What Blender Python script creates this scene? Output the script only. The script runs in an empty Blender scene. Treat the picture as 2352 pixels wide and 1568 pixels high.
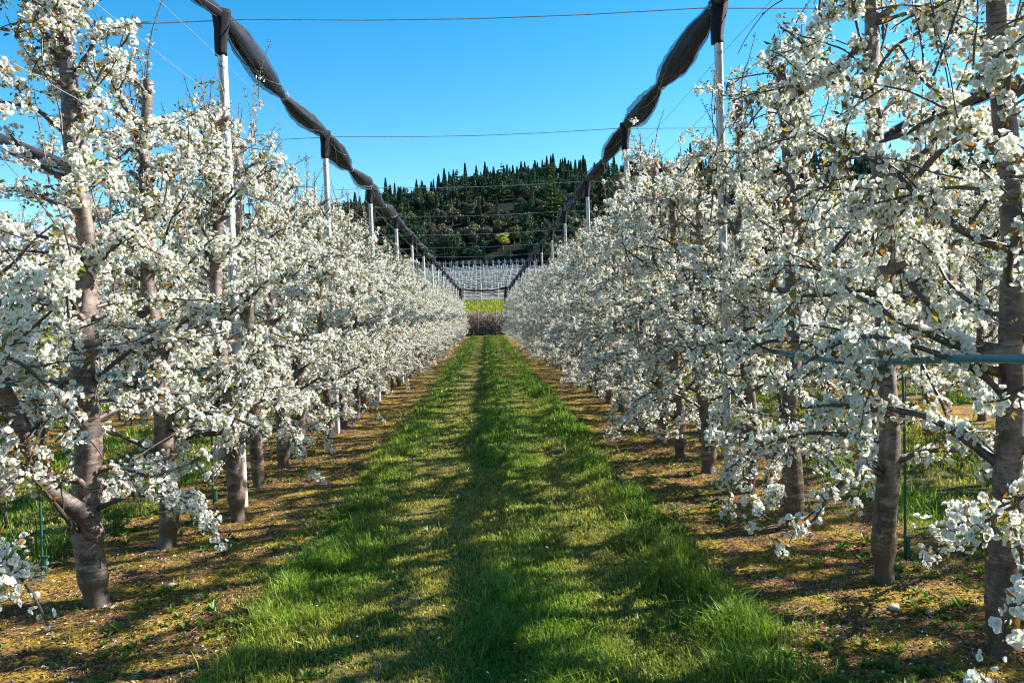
import bpy, math, random
import numpy as np
from mathutils import Vector

random.seed(7)
RNG = np.random.default_rng(7)
scene = bpy.context.scene
COL = scene.collection
PI = math.pi
XL, XR, ROWGAP = -2.226, 2.153, 4.38          # the two rows beside the aisle
POST_H, POST_Y0, POST_DY = 4.325, 7.03, 4.442
ROW_END = POST_Y0 + 14 * POST_DY + 1.6

# ------------------------------------------------------------------ helpers
def mesh(name, V, F, mats, parent=None, C=None, smooth=False, mi=None):
    """F: (n,3) or (n,4) array, or a list of such arrays."""
    if not isinstance(F, (list, tuple)):
        F = [F]
    F = [np.asarray(f, dtype=np.int32) for f in F if len(f)]
    V = np.asarray(V, dtype=np.float32)
    me = bpy.data.meshes.new(name)
    me.vertices.add(len(V))
    me.vertices.foreach_set('co', V.ravel())
    loops = np.concatenate([f.ravel() for f in F])
    tot = np.concatenate([np.full(len(f), f.shape[1], dtype=np.int32) for f in F])
    start = np.concatenate([[0], np.cumsum(tot)[:-1]]).astype(np.int32)
    me.loops.add(len(loops))
    me.loops.foreach_set('vertex_index', loops)
    me.polygons.add(len(tot))
    me.polygons.foreach_set('loop_start', start)
    me.polygons.foreach_set('loop_total', tot)
    if mi is not None:
        me.polygons.foreach_set('material_index', np.asarray(mi, dtype=np.int32))
    me.update(calc_edges=True)
    me.polygons.foreach_set('use_smooth', np.full(len(tot), bool(smooth)))
    if C is not None:
        C = np.asarray(C, dtype=np.float32)
        if C.shape[1] == 3:
            C = np.concatenate([C, np.ones((len(C), 1), np.float32)], 1)
        a = me.color_attributes.new('Col', 'FLOAT_COLOR', 'POINT')
        a.data.foreach_set('color', C.ravel())
    for m in (mats if isinstance(mats, (list, tuple)) else [mats]):
        me.materials.append(m)
    ob = bpy.data.objects.new(name, me)
    COL.objects.link(ob)
    ob.parent = parent
    return ob

def tag(o, label=None, cat=None, group=None, kind=None):
    if label: o['label'] = label
    if cat: o['category'] = cat
    if group: o['group'] = group
    if kind: o['kind'] = kind
    return o

def empty(name, loc=(0, 0, 0), rz=0.0):
    o = bpy.data.objects.new(name, None)
    o.empty_display_size = 0.2
    COL.objects.link(o)
    o.location = loc
    o.rotation_euler = (0, 0, rz)
    return o

def copy_tree(o, parent=None):
    c = o.copy(); COL.objects.link(c); c.parent = parent
    for ch in list(o.children):
        copy_tree(ch, c)
    return c

class MB:
    """collects verts / faces of one mesh"""
    def __init__(s):
        s.V = []; s.F = {3: [], 4: []}; s.C = []; s.n = 0
    def add(s, V, F, C=None):
        V = np.asarray(V, dtype=np.float64); F = np.asarray(F, dtype=np.int64)
        if len(V) == 0 or len(F) == 0: return
        s.V.append(V); s.F[F.shape[1]].append(F + s.n)
        if C is not None:
            C = np.asarray(C, dtype=np.float64)
            if C.ndim == 1: C = np.tile(C, (len(V), 1))
            s.C.append(C)
        s.n += len(V)
    def add2(s, V, Fs, C=None):
        base = s.n
        s.add(V, Fs[0], C)
        for f in Fs[1:]:
            f = np.asarray(f)
            if len(f): s.F[f.shape[1]].append(f + base)
    def tube(s, P, R, n=6, C=None, cap=True, prof=None):
        V, Q, T = tube(P, R, n, cap, prof)
        s.add2(V, [Q, T] if len(T) else [Q], C)
    def box(s, c, d, rz=0.0, C=None):
        c = np.asarray(c, float); d = np.asarray(d, float) / 2
        v = np.array([[x, y, z] for z in (-1, 1) for y in (-1, 1) for x in (-1, 1)], float) * d
        cs, sn = math.cos(rz), math.sin(rz)
        v = np.stack([v[:, 0] * cs - v[:, 1] * sn, v[:, 0] * sn + v[:, 1] * cs, v[:, 2]], 1) + c
        f = [[0, 2, 3, 1], [4, 5, 7, 6], [0, 1, 5, 4], [2, 6, 7, 3], [0, 4, 6, 2], [1, 3, 7, 5]]
        s.add(v, f, C)
    def build(s, name, mat, parent=None, smooth=False):
        F = [np.concatenate(s.F[k]) for k in (3, 4) if s.F[k]]
        return mesh(name, np.concatenate(s.V), F, mat, parent, np.concatenate(s.C) if s.C else None, smooth)

def tube(P, R, n=6, cap=True, prof=None):
    P = np.asarray(P, float); R = np.asarray(R, float)
    if R.ndim == 0: R = np.full(len(P), float(R))
    T = np.gradient(P, axis=0)
    T /= np.maximum(np.linalg.norm(T, axis=1, keepdims=True), 1e-9)
    ref = np.array([0, 0, 1.0]) if abs(T[:, 2]).mean() < 0.75 else np.array([1.0, 0, 0])
    U = np.cross(ref, T); U /= np.maximum(np.linalg.norm(U, axis=1, keepdims=True), 1e-9)
    W = np.cross(T, U)
    a = np.arange(n) * 2 * PI / n
    k = R[:, None] * (np.ones(n) if prof is None else prof)
    V = P[:, None] + (k * np.cos(a))[..., None] * U[:, None] + (k * np.sin(a))[..., None] * W[:, None]
    V = V.reshape(-1, 3)
    i = np.arange(len(P) - 1)[:, None] * n; j = np.arange(n)[None]
    j2 = (j + 1) % n
    Q = np.stack([i + j, i + j2, i + n + j2, i + n + j], -1).reshape(-1, 4)
    Tt = np.zeros((0, 3), int)
    if cap:
        b = (len(P) - 1) * n
        Tt = np.array([[0, k + 1, k] for k in range(1, n - 1)] + [[b, b + k, b + k + 1] for k in range(1, n - 1)])
        Tt[:n - 2] = Tt[:n - 2][:, [0, 1, 2]]
    return V, Q, Tt

def hashn(ix, iy, seed=0):
    h = np.sin(ix * 127.1 + iy * 311.7 + seed * 74.7) * 43758.5453
    return h - np.floor(h)
def vnoise(x, y, seed=0):
    x = np.asarray(x, float); y = np.asarray(y, float)
    ix, iy = np.floor(x), np.floor(y); fx, fy = x - ix, y - iy
    fx = fx * fx * (3 - 2 * fx); fy = fy * fy * (3 - 2 * fy)
    a = hashn(ix, iy, seed); b = hashn(ix + 1, iy, seed); c = hashn(ix, iy + 1, seed); d = hashn(ix + 1, iy + 1, seed)
    return (a * (1 - fx) + b * fx) * (1 - fy) + (c * (1 - fx) + d * fx) * fy
def fbm(x, y, seed=0, o=3):
    s = 0; a = .5; t = 0
    for k in range(o):
        s = s + a * vnoise(x * 2 ** k, y * 2 ** k, seed + k); t += a; a *= .5
    return s / t

def randrot(n, rng=RNG):
    q = rng.normal(size=(n, 4)); q /= np.linalg.norm(q, axis=1, keepdims=True)
    w, x, y, z = q.T
    return np.stack([np.stack([1 - 2 * (y*y + z*z), 2 * (x*y - z*w), 2 * (x*z + y*w)], -1),
                     np.stack([2 * (x*y + z*w), 1 - 2 * (x*x + z*z), 2 * (y*z - x*w)], -1),
                     np.stack([2 * (x*z - y*w), 2 * (y*z + x*w), 1 - 2 * (x*x + y*y)], -1)], -2)

def frames(D, rng=RNG):
    """rotation matrices whose local z runs along D, random roll"""
    D = D / np.maximum(np.linalg.norm(D, axis=1, keepdims=True), 1e-9)
    r = rng.normal(size=D.shape); U = np.cross(r, D); U /= np.linalg.norm(U, axis=1, keepdims=True)
    return np.stack([U, np.cross(D, U), D], -1)

def scatter(temps, pos, rot, sc, rng=RNG, tint=None):
    pick = rng.integers(0, len(temps), len(pos))
    Vs, Fs, Cs = [], [], []; n = 0
    for k, (tv, tf, tc) in enumerate(temps):
        m = pick == k
        if not m.any(): continue
        V = np.einsum('nij,vj->nvi', rot[m], tv) * sc[m][:, None, None] + pos[m][:, None]
        c = m.sum()
        Fs.append((tf[None] + (np.arange(c) * len(tv))[:, None, None]).reshape(-1, tf.shape[1]) + n)
        Vs.append(V.reshape(-1, 3))
        cc = np.tile(tc, (c, 1, 1))
        if tint is not None: cc = cc * tint[m][:, None, :]
        Cs.append(cc.reshape(-1, 3))
        n += c * len(tv)
    return np.concatenate(Vs), np.concatenate(Fs), np.concatenate(Cs)

# ------------------------------------------------------------------ materials
def new_mat(name):
    m = bpy.data.materials.new(name); m.use_nodes = True
    nt = m.node_tree; b = nt.nodes['Principled BSDF']
    return m, nt, b
def N(nt, t, **k):
    n = nt.nodes.new(t)
    for a, v in k.items():
        if a in n.inputs.keys() if isinstance(a, str) else False: n.inputs[a].default_value = v
        else: setattr(n, a, v)
    return n
def ramp(nt, fac, stops):
    r = nt.nodes.new('ShaderNodeValToRGB')
    el = r.color_ramp.elements
    while len(el) < len(stops): el.new(.5)
    for e, (p, c) in zip(el, stops):
        e.position = p; e.color = (*c, 1)
    nt.links.new(fac, r.inputs['Fac']); return r.outputs['Color']
def noise(nt, vec, scale, detail=4, rough=.55):
    n = nt.nodes.new('ShaderNodeTexNoise'); n.inputs['Scale'].default_value = scale
    n.inputs['Detail'].default_value = detail; n.inputs['Roughness'].default_value = rough
    nt.links.new(vec, n.inputs['Vector']); return n.outputs['Fac']
def mapping(nt, sock, sc):
    m = nt.nodes.new('ShaderNodeMapping'); m.inputs['Scale'].default_value = sc
    nt.links.new(sock, m.inputs['Vector']); return m.outputs['Vector']
def bump(nt, b, h, dist, strength=.6):
    u = nt.nodes.new('ShaderNodeBump'); u.inputs['Distance'].default_value = dist
    u.inputs['Strength'].default_value = strength
    nt.links.new(h, u.inputs['Height']); nt.links.new(u.outputs['Normal'], b.inputs['Normal'])
def mix(nt, f, a, b_, t='MIX'):
    m = nt.nodes.new('ShaderNodeMix'); m.data_type = 'RGBA'; m.blend_type = t
    for s, i in ((f, 0), (a, 6), (b_, 7)):
        if isinstance(s, bpy.types.NodeSocket): nt.links.new(s, m.inputs[i])
        else: m.inputs[i].default_value = s if i == 0 else (*s, 1)
    return m.outputs[2]
def math_(nt, op, a, b_=None, c=None):
    m = nt.nodes.new('ShaderNodeMath'); m.operation = op
    for i, s in enumerate((a, b_, c)):
        if s is None: continue
        if isinstance(s, bpy.types.NodeSocket): nt.links.new(s, m.inputs[i])
        else: m.inputs[i].default_value = s
    return m.outputs[0]

def leafy(name, trans, rough=.5, spec=.25, jitter=0.0, tr_tint=(1, 1, 1)):
    m, nt, b = new_mat(name)
    a = nt.nodes.new('ShaderNodeAttribute'); a.attribute_name = 'Col'
    col = a.outputs['Color']
    if jitter:
        g = nt.nodes.new('ShaderNodeNewGeometry')
        h = nt.nodes.new('ShaderNodeHueSaturation')
        v = math_(nt, 'MULTIPLY_ADD', g.outputs['Random Per Island'], jitter, 1 - jitter / 2)
        nt.links.new(v, h.inputs['Value']); nt.links.new(col, h.inputs['Color']); col = h.outputs['Color']
    nt.links.new(col, b.inputs['Base Color'])
    b.inputs['Roughness'].default_value = rough
    b.inputs['Specular IOR Level'].default_value = spec
    t = nt.nodes.new('ShaderNodeBsdfTranslucent')
    nt.links.new(mix(nt, 1.0, col, tr_tint, 'MULTIPLY'), t.inputs['Color'])
    x = nt.nodes.new('ShaderNodeMixShader'); x.inputs[0].default_value = trans
    nt.links.new(b.outputs[0], x.inputs[1]); nt.links.new(t.outputs[0], x.inputs[2])
    nt.links.new(x.outputs[0], nt.nodes['Material Output'].inputs['Surface'])
    return m

M_petal = leafy('petal', .42, .6, .15)
M_leaf = leafy('young_leaf', .45, .45, .3, .3)
M_grass = leafy('grass_blade', .40, .5, .3, .25, (1.0, 1.0, .6))
M_litter = leafy('litter', .15, .7, .2, .2)
M_far = leafy('far_foliage', .12, .7, .1, .25)

def bark_mat():
    m, nt, b = new_mat('cherry_bark')
    tc = nt.nodes.new('ShaderNodeTexCoord'); o = tc.outputs['Object']
    big = noise(nt, mapping(nt, o, (6, 6, 3)), 1.6, 5)
    fine = noise(nt, mapping(nt, o, (11, 11, 62)), 1.0, 6, .8)
    fibre = noise(nt, mapping(nt, o, (40, 40, 26)), 1.0, 5, .7)
    c1 = ramp(nt, big, [(.34, (.035, .022, .017)), (.5, (.10, .068, .052)), (.66, (.21, .155, .125))])
    dash = ramp(nt, fine, [(.38, (.10, .08, .07)), (.46, (.85, .85, .85)), (.60, (1, 1, 1)), (.72, (1.6, 1.5, 1.4))])
    c1 = mix(nt, ramp(nt, noise(nt, mapping(nt, o, (5, 5, 14)), 1.0, 6, .8), [(.5, (0, 0, 0)), (.58, (1, 1, 1))]), c1, (.24, .17, .125))
    c2 = mix(nt, .95, c1, dash, 'MULTIPLY')
    c3 = mix(nt, .6, c2, ramp(nt, fibre, [(.3, (.5, .46, .42)), (.6, (1.1, 1.1, 1.1))]), 'MULTIPLY')
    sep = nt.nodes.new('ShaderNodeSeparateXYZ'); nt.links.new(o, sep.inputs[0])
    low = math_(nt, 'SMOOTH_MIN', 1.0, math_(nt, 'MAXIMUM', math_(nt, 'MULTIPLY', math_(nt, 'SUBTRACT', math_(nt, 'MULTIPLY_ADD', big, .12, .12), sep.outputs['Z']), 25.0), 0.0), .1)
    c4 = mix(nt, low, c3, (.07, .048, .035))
    nt.links.new(c4, b.inputs['Base Color'])
    b.inputs['Roughness'].default_value = .5; b.inputs['Specular IOR Level'].default_value = .5
    h = math_(nt, 'ADD', math_(nt, 'MULTIPLY', fine, .7), math_(nt, 'MULTIPLY', fibre, .5))
    bump(nt, b, h, .006, .8)
    return m
M_bark = bark_mat()
def simple(name, c, rough=.5, metal=0.0, vary=.2, scale=20, spec=.5):
    m, nt, b = new_mat(name)
    tc = nt.nodes.new('ShaderNodeTexCoord')
    f = noise(nt, tc.outputs['Object'], scale, 4)
    c = np.array(c)
    nt.links.new(ramp(nt, f, [(.3, tuple(c * (1 - vary))), (.7, tuple(np.minimum(c * (1 + vary), 1)))]), b.inputs['Base Color'])
    b.inputs['Roughness'].default_value = rough; b.inputs['Metallic'].default_value = metal
    b.inputs['Specular IOR Level'].default_value = spec
    return m
M_twig = simple('twig', (.06, .042, .034), .5, 0, .5, 14, .5)
M_metal = simple('galvanised', (.47, .46, .44), .5, .25, .14, 9)
M_wire = simple('steel_wire', (.3, .31, .32), .45, .4)
M_hose = simple('teal_plastic', (.02, .14, .17), .35, 0, .15)
M_stake = simple('green_plastic', (.015, .07, .05), .4, 0, .15)
M_stone = simple('stone', (.45, .36, .26), .8, 0, .3, 30)
M_wpost = simple('white_post', (.55, .55, .52), .5, 0, .1)
M_film = simple('pale_film', (.36, .36, .35), .7, 0, .35, 1.2, .2)
M_ftrunk = simple('far_trunk', (.16, .12, .09), .8)

def net_mat():
    m, nt, b = new_mat('net_cloth')
    tc = nt.nodes.new('ShaderNodeTexCoord')
    f = noise(nt, mapping(nt, tc.outputs['Object'], (26, 1.7, 26)), 1.5, 5, .65)
    nt.links.new(ramp(nt, f, [(.42, (.0015, .002, .004)), (.6, (.006, .007, .013)), (.70, (.012, .014, .024)), (.78, (.10, .105, .12))]), b.inputs['Base Color'])  # fold contrast painted in: near-black creases, thin pale highlight streaks
    b.inputs['Roughness'].default_value = .5; b.inputs['Specular IOR Level'].default_value = .3
    bump(nt, b, f, .05, .9)
    return m
def sheer_mat():
    m, nt, b = new_mat('sheer_net')
    b.inputs['Base Color'].default_value = (.008, .011, .022, 1); b.inputs['Roughness'].default_value = .6
    t = nt.nodes.new('ShaderNodeBsdfTransparent')
    x = nt.nodes.new('ShaderNodeMixShader'); x.inputs[0].default_value = .45
    nt.links.new(t.outputs[0], x.inputs[1]); nt.links.new(b.outputs[0], x.inputs[2])
    nt.links.new(x.outputs[0], nt.nodes['Material Output'].inputs['Surface'])
    return m
M_wrap = simple('net_wrap_cloth', (.006, .007, .012), .7, 0, .6, 30, .2)
M_net = net_mat(); M_sheer = sheer_mat()

# ------------------------------------------------------------------ camera, light, sky
cam = bpy.data.cameras.new('camera'); co = bpy.data.objects.new('camera', cam); COL.objects.link(co)
scene.camera = co
cam.sensor_width = 36; cam.lens = 1800 / 2352 * 36; cam.clip_end = 20000; cam.clip_start = .05
yaw, pitch, roll = .032, -.0305, .0363
from mathutils import Matrix
R_ = (Matrix.Rotation(-yaw, 4, 'Z') @ Matrix.Rotation(PI / 2 + pitch, 4, 'X') @ Matrix.Rotation(-roll, 4, 'Z'))
co.matrix_world = Matrix.Translation((0, 0, 1.6)) @ R_
SUN_EL, SUN_AZ = math.radians(32), math.radians(79)
sd = Vector((math.sin(SUN_AZ) * math.cos(SUN_EL), math.cos(SUN_AZ) * math.cos(SUN_EL), math.sin(SUN_EL)))
sl = bpy.data.lights.new('sun', 'SUN'); sl.energy = 5.0; sl.angle = math.radians(.5); sl.color = (1, .96, .90)
so = bpy.data.objects.new('sun', sl); COL.objects.link(so)
so.rotation_euler = (-sd).to_track_quat('-Z', 'Y').to_euler(); so.location = sd * 50
w = bpy.data.worlds.new('World'); scene.world = w; w.use_nodes = True
wn = w.node_tree; bg = wn.nodes['Background']
sky = wn.nodes.new('ShaderNodeTexSky'); sky.sky_type = 'NISHITA'; sky.sun_disc = False
sky.sun_elevation = SUN_EL; sky.sun_rotation = SUN_AZ
sky.air_density = 1.0; sky.dust_density = .25; sky.ozone_density = 2.2
hs = wn.nodes.new('ShaderNodeHueSaturation')
hs.inputs['Hue'].default_value = .49; hs.inputs['Saturation'].default_value = 1.46; hs.inputs['Value'].default_value = .9
wn.links.new(sky.outputs[0], hs.inputs['Color']); wn.links.new(hs.outputs[0], bg.inputs['Color'])
bg.inputs['Strength'].default_value = .086
scene.view_settings.view_transform = 'Standard'; scene.view_settings.look = 'None'
scene.view_settings.exposure = 1.68; scene.view_settings.gamma = 1
scene.cycles.max_bounces = 8; scene.cycles.diffuse_bounces = 3; scene.cycles.glossy_bounces = 2
scene.cycles.transmission_bounces = 4; scene.cycles.transparent_max_bounces = 8
scene.cycles.sample_clamp_indirect = 6; scene.cycles.filter_width = 1.15

# ------------------------------------------------------------------ terrain
def terr(x, y):
    x = np.asarray(x, float); y = np.asarray(y, float)
    z = np.interp(y, [-50, 75, 79, 86, 95, 230, 300, 3000], [0, 0, .5, 2.0, 3.4, 16.0, 20, 20])
    near = np.clip((60 - y) / 40, 0, 1)
    z = z + near * (.03 * (fbm(x * 2.2, y * 2.2, 3) - .5) + .012 * (vnoise(x * 9, y * 9, 5) - .5))
    return z
def dens(lo, hi, flo, fhi, f, g):
    a = [lo]; x = lo
    while x < hi:
        x += f if flo <= x <= fhi else min(f * 1.0 + g * (flo - x if x < flo else x - fhi), 200)
        a.append(x)
    return np.array(a)
xs = dens(0, 1500, -8, 7, .12, .12); xs = np.concatenate([-xs[:0:-1], xs])
ys = np.concatenate([[-30, -10, -3], dens(0, 3500, 0, 14, .1, .035)])
X, Y = np.meshgrid(xs, ys)
Z = terr(X, Y)
V = np.stack([X, Y, Z], -1).reshape(-1, 3)
nx = len(xs); i, j = np.meshgrid(np.arange(len(ys) - 1), np.arange(nx - 1), indexing='ij')
k = (i * nx + j).ravel(); F = np.stack([k, k + 1, k + nx + 1, k + nx], 1)

def ground_mat():
    m, nt, b = new_mat('orchard_ground')
    g = nt.nodes.new('ShaderNodeNewGeometry'); p = g.outputs['Position']
    sep = nt.nodes.new('ShaderNodeSeparateXYZ'); nt.links.new(p, sep.inputs[0]); x, y = sep.outputs[0], sep.outputs[1]
    edge = noise(nt, p, 2.2, 4)
    # distance from the centre of the nearest grass aisle
    d = math_(nt, 'PINGPONG', math_(nt, 'ADD', x, .037 + 10 * ROWGAP), ROWGAP / 2)
    d2 = math_(nt, 'ADD', d, math_(nt, 'MULTIPLY', math_(nt, 'SUBTRACT', edge, .5), .7))
    soilf = ramp(nt, math_(nt, 'MULTIPLY', d2, .5), [(.62, (0, 0, 0)), (.70, (1, 1, 1))])
    far = math_(nt, 'GREATER_THAN', y, 76.0)
    soilf = math_(nt, 'MULTIPLY', soilf, math_(nt, 'SUBTRACT', 1.0, far))
    n1 = noise(nt, p, 3.0, 6, .65); n2 = noise(nt, p, 38.0, 5, .75); n3 = noise(nt, p, 1.1, 4)
    soil = ramp(nt, n2, [(.36, (.024, .012, .007)), (.47, (.12, .055, .026)), (.58, (.2, .105, .05)), (.72, (.4, .26, .15))])
    moss = ramp(nt, n2, [(.38, (.05, .04, .006)), (.52, (.28, .185, .018)), (.68, (.5, .29, .03))])
    soil = mix(nt, ramp(nt, n1, [(.44, (0, 0, 0)), (.58, (.95, .95, .95))]), soil, moss)
    grass = ramp(nt, n2, [(.3, (.02, .028, .008)), (.55, (.07, .085, .02)), (.75, (.17, .15, .05))])
    dry = mix(nt, ramp(nt, n3, [(.45, (0, 0, 0)), (.6, (.8, .8, .8))]), grass, (.2, .15, .065))
    c = mix(nt, soilf, dry, soil)
    field = ramp(nt, noise(nt, p, .6, 4), [(.35, (.12, .14, .015)), (.6, (.27, .29, .035))])
    c = mix(nt, far, c, field)
    up = math_(nt, 'GREATER_THAN', y, 100.0)
    stony = ramp(nt, noise(nt, p, .25, 4), [(.35, (.13, .12, .10)), (.65, (.27, .25, .22))])
    c = mix(nt, up, c, stony)
    nt.links.new(c, b.inputs['Base Color'])
    b.inputs['Roughness'].default_value = .95; b.inputs['Specular IOR Level'].default_value = .15
    bump(nt, b, math_(nt, 'ADD', n2, n1), .03, .7)
    return m
go = mesh('ground', V, F, ground_mat(), smooth=True); tag(go, kind='structure')

def aisle_d(x):
    c = np.round((x + .037) / ROWGAP) * ROWGAP - .037
    return x - c

# ------------------------------------------------------------------ grass, weeds, litter
def blades(P, h, w, az, lean, C):
    n = len(P)
    dx, dy = np.cos(az), np.sin(az); px, py = -dy, dx
    V = np.zeros((n, 5, 3)); w2 = w / 2
    V[:, 0] = P - np.stack([px * w2, py * w2, np.zeros(n) + .01], 1); V[:, 1] = P + np.stack([px * w2, py * w2, np.zeros(n) - .01], 1)
    mid = P + np.stack([dx * h * lean * .3, dy * h * lean * .3, h * .55], 1)
    V[:, 2] = mid + np.stack([px * w2 * .8, py * w2 * .8, np.zeros(n)], 1); V[:, 3] = mid - np.stack([px * w2 * .8, py * w2 * .8, np.zeros(n)], 1)
    V[:, 4] = P + np.stack([dx * h * lean, dy * h * lean, h * (1 - .35 * lean)], 1)
    b = (np.arange(n) * 5)[:, None]
    F = np.concatenate([b + [0, 1, 2], b + [0, 2, 3], b + [3, 2, 4]])
    return V.reshape(-1, 3), F, np.repeat(C, 5, 0)

def grass_zone(x0, x1, y0, y1, per_m2, wmul, hmul=1.0, soil_keep=.06):
    n = int((x1 - x0) * (y1 - y0) * per_m2)
    x = RNG.uniform(x0, x1, n); y = RNG.uniform(y0, y1, n)
    d = aisle_d(x); ad = np.abs(d) + (fbm(x * 1.5, y * 1.5, 11) - .5) * .55
    clump = fbm(x * 3.1, y * 3.1, 21); fine = fbm(x * 9, y * 9, 25)
    keep = np.where(ad < 1.3, .55 + .6 * fine, np.clip((1.62 - ad) * 2, 0, 1) * .7)
    weeds = (ad > 1.3) & (vnoise(x * 2.6, y * 2.6, 31) > .70) & (fine > .5)
    keep = np.where(weeds, .55, keep)
    keep = np.maximum(keep, soil_keep)
    dryn = fbm(x * 1.1 + 5, y * .55, 41)
    dry = np.exp(-((d + .42) / .36) ** 2) * 1.1 + np.exp(-((d - .72) / .28) ** 2) * .65 + (dryn - .5) * 1.7
    dry = np.where(ad > 1.3, .35 + (dryn - .5) * 2, dry)
    dry = np.clip(dry, 0, 1)
    keep *= (1 - .25 * dry)
    s = RNG.random(n) < keep
    x, y, d, ad, clump, fine, dry, weeds = [a[s] for a in (x, y, d, ad, clump, fine, dry, weeds)]
    n = len(x)
    tall = np.exp(-((d - 1.15) / .26) ** 2) * 1.5 + np.exp(-((d + 1.15) / .26) ** 2) * .9 + np.exp(-((d - .2) / .3) ** 2) * .55
    lush = np.clip((clump - .36) * 2.6, 0, 1)
    h = (.028 + .055 * lush * (.45 + tall) + .05 * tall * lush * fine) * RNG.uniform(.6, 1.5, n)
    h = np.where(RNG.random(n) < .014, h * 2.0 + .03, h) * (1 - .45 * dry)
    h = np.where(ad > 1.3, h * .6, h)
    h *= hmul
    wd = (.0030 + .0022 * RNG.random(n)) * wmul
    lean = RNG.uniform(.15, 1.1, n)
    t = RNG.random((n, 1))
    g = np.array([.055, .15, .012]) * (1 - t) + np.array([.20, .32, .025]) * t
    ye = np.array([.26, .27, .03]) * (1 - t) + np.array([.42, .32, .09]) * t
    f = np.clip(dry[:, None] * .95 + RNG.normal(0, .2, (n, 1)), 0, 1)
    C = g * (1 - f) + ye * f
    C = C * (0.75 + .5 * fbm(x * .9, y * .9, 51))[:, None] * RNG.uniform(.55, 1.5, (n, 1))
    P = np.stack([x, y, terr(x, y)], 1)
    return blades(P, h, wd, RNG.uniform(0, 2 * PI, n), lean, C)
gb = MB()
for a in [(-1.95, 2.0, 2.9, 5.5, 12000, 1.3), (-1.95, 2.0, 5.5, 9, 5600, 1.7), (-2.0, 2.0, 9, 16, 2400, 2.4),
          (-2.0, 2.0, 16, 30, 900, 3.2, 1.1), (-2.0, 2.0, 30, 72, 300, 5.5, 1.2),
          (2.0, 3.2, 2.9, 9, 3500, 1.2), (-3.4, -1.95, 3.6, 10, 3000, 1.3),
          (-6.2, -3.4, 5, 16, 1300, 2.6, 1.6), (3.2, 6.2, 4, 16, 1300, 2.6, 1.6), (-6.2, -3, 16, 34, 350, 4.5, 1.6), (3, 6.2, 16, 34, 350, 4.5, 1.6),
          (-11, -6.4, 10, 34, 250, 5, 1.6), (6.4, 11, 9, 34, 250, 5, 1.6)]:
    gb.add(*grass_zone(*a))
g = gb.build('grass', M_grass); tag(g, 'short green and straw coloured grass covering the aisles', 'grass', kind='stuff')

# broad leaved weeds: rosettes
def leaf_blade(l, w, c, fold=.15):
    v = np.array([[0, 0, 0], [l * .45, w, fold * l], [l * .5, 0, 0], [l * .45, -w, fold * l], [l, 0, fold * l * .4]])
    f = np.array([[0, 2, 1], [0, 3, 2], [1, 2, 4], [2, 3, 4]])
    return v, f, np.tile(c, (5, 1))
wt = []
for kk in range(6):
    VV, FF, CC = [], [], []; nn = 0
    for q in range(random.randint(7, 12)):
        c = np.array(random.choice([(.08, .17, .02), (.12, .2, .03), (.16, .21, .03)]))
        v, f, c = leaf_blade(random.uniform(.03, .065), random.uniform(.007, .014), c)
        a = random.uniform(0, 2 * PI); up = random.uniform(.2, 1.1)
        v = np.stack([v[:, 0] * math.cos(up), v[:, 1], v[:, 0] * math.sin(up) + v[:, 2]], 1)
        v = np.stack([v[:, 0] * math.cos(a) - v[:, 1] * math.sin(a), v[:, 0] * math.sin(a) + v[:, 1] * math.cos(a), v[:, 2]], 1)
        VV.append(v); FF.append(f + nn); CC.append(c); nn += len(v)
    wt.append((np.concatenate(VV), np.concatenate(FF), np.concatenate(CC)))
n = 5200
x = RNG.uniform(-3.4, 3.4, n); y = 3 + 15 * RNG.random(n) ** 1.5
ad = np.abs(aisle_d(x)); s = (np.where(ad > 1.2, vnoise(x * 2.1, y * 2.1, 61) > .62, RNG.random(n) < .25)); x, y = x[s], y[s]
n = len(x); za = RNG.uniform(0, 2 * PI, n)
rot = np.zeros((n, 3, 3)); rot[:, 0, 0] = np.cos(za); rot[:, 0, 1] = -np.sin(za); rot[:, 1, 0] = np.sin(za); rot[:, 1, 1] = np.cos(za); rot[:, 2, 2] = 1
o = mesh('weeds', *scatter(wt, np.stack([x, y, terr(x, y)], 1), rot, RNG.uniform(.5, 1.15, n))[:2], M_leaf, C=None) if False else None
v, f, c = scatter(wt, np.stack([x, y, terr(x, y)], 1), rot, RNG.uniform(.5, 1.15, n))
o = mesh('weeds', v, f, M_leaf, C=c); tag(o, 'low broad leaved weeds sprouting in the bare soil strips', 'weeds', kind='stuff')

# leaf litter, petals and crumbs on the soil strips
def flakes(n, x0, x1, y0, y1, size, cols, pw, lift=.006, strip=True):
    x = RNG.uniform(x0, x1, n); y = y0 + (y1 - y0) * RNG.random(n) ** 1.6
    if strip:
        ad = np.abs(aisle_d(x)) + (fbm(x * 1.5, y * 1.5, 11) - .5) * .5
        s = ad > 1.25; x, y = x[s], y[s]
    n = len(x)
    t = np.array([[-1, -.5, 0], [.1, -.62, .3], [1, .1, 0], [0, .6, .25]], float)
    V = t[None] * (size * RNG.uniform(.4, 1.4, (n, 1, 1)) * np.stack([np.ones(n), RNG.uniform(.25, .8, n), np.ones(n)], 1)[:, None])
    R = frames(np.stack([RNG.normal(0, .35, n), RNG.normal(0, .35, n), np.ones(n)], 1))
    V = np.einsum('nij,nvj->nvi', R, V) + np.stack([x, y, terr(x, y) + lift], 1)[:, None]
    F = (np.arange(n) * 4)[:, None] + np.array([[0, 1, 2, 3]])
    C = np.array(cols)[RNG.choice(len(cols), n, p=pw)] * RNG.uniform(.6, 1.3, (n, 1))
    return V.reshape(-1, 3), F, np.clip(np.repeat(C, 4, 0), 0, .9)
lb = MB()
cols = [(.16, .085, .04), (.3, .17, .07), (.07, .045, .03), (.34, .24, .05), (.42, .34, .24), (.12, .12, .03)]
lb.add(*flakes(90000, -3.6, 3.5, 2.9, 12, .014, cols, [.28, .2, .17, .17, .05, .13]))
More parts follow.
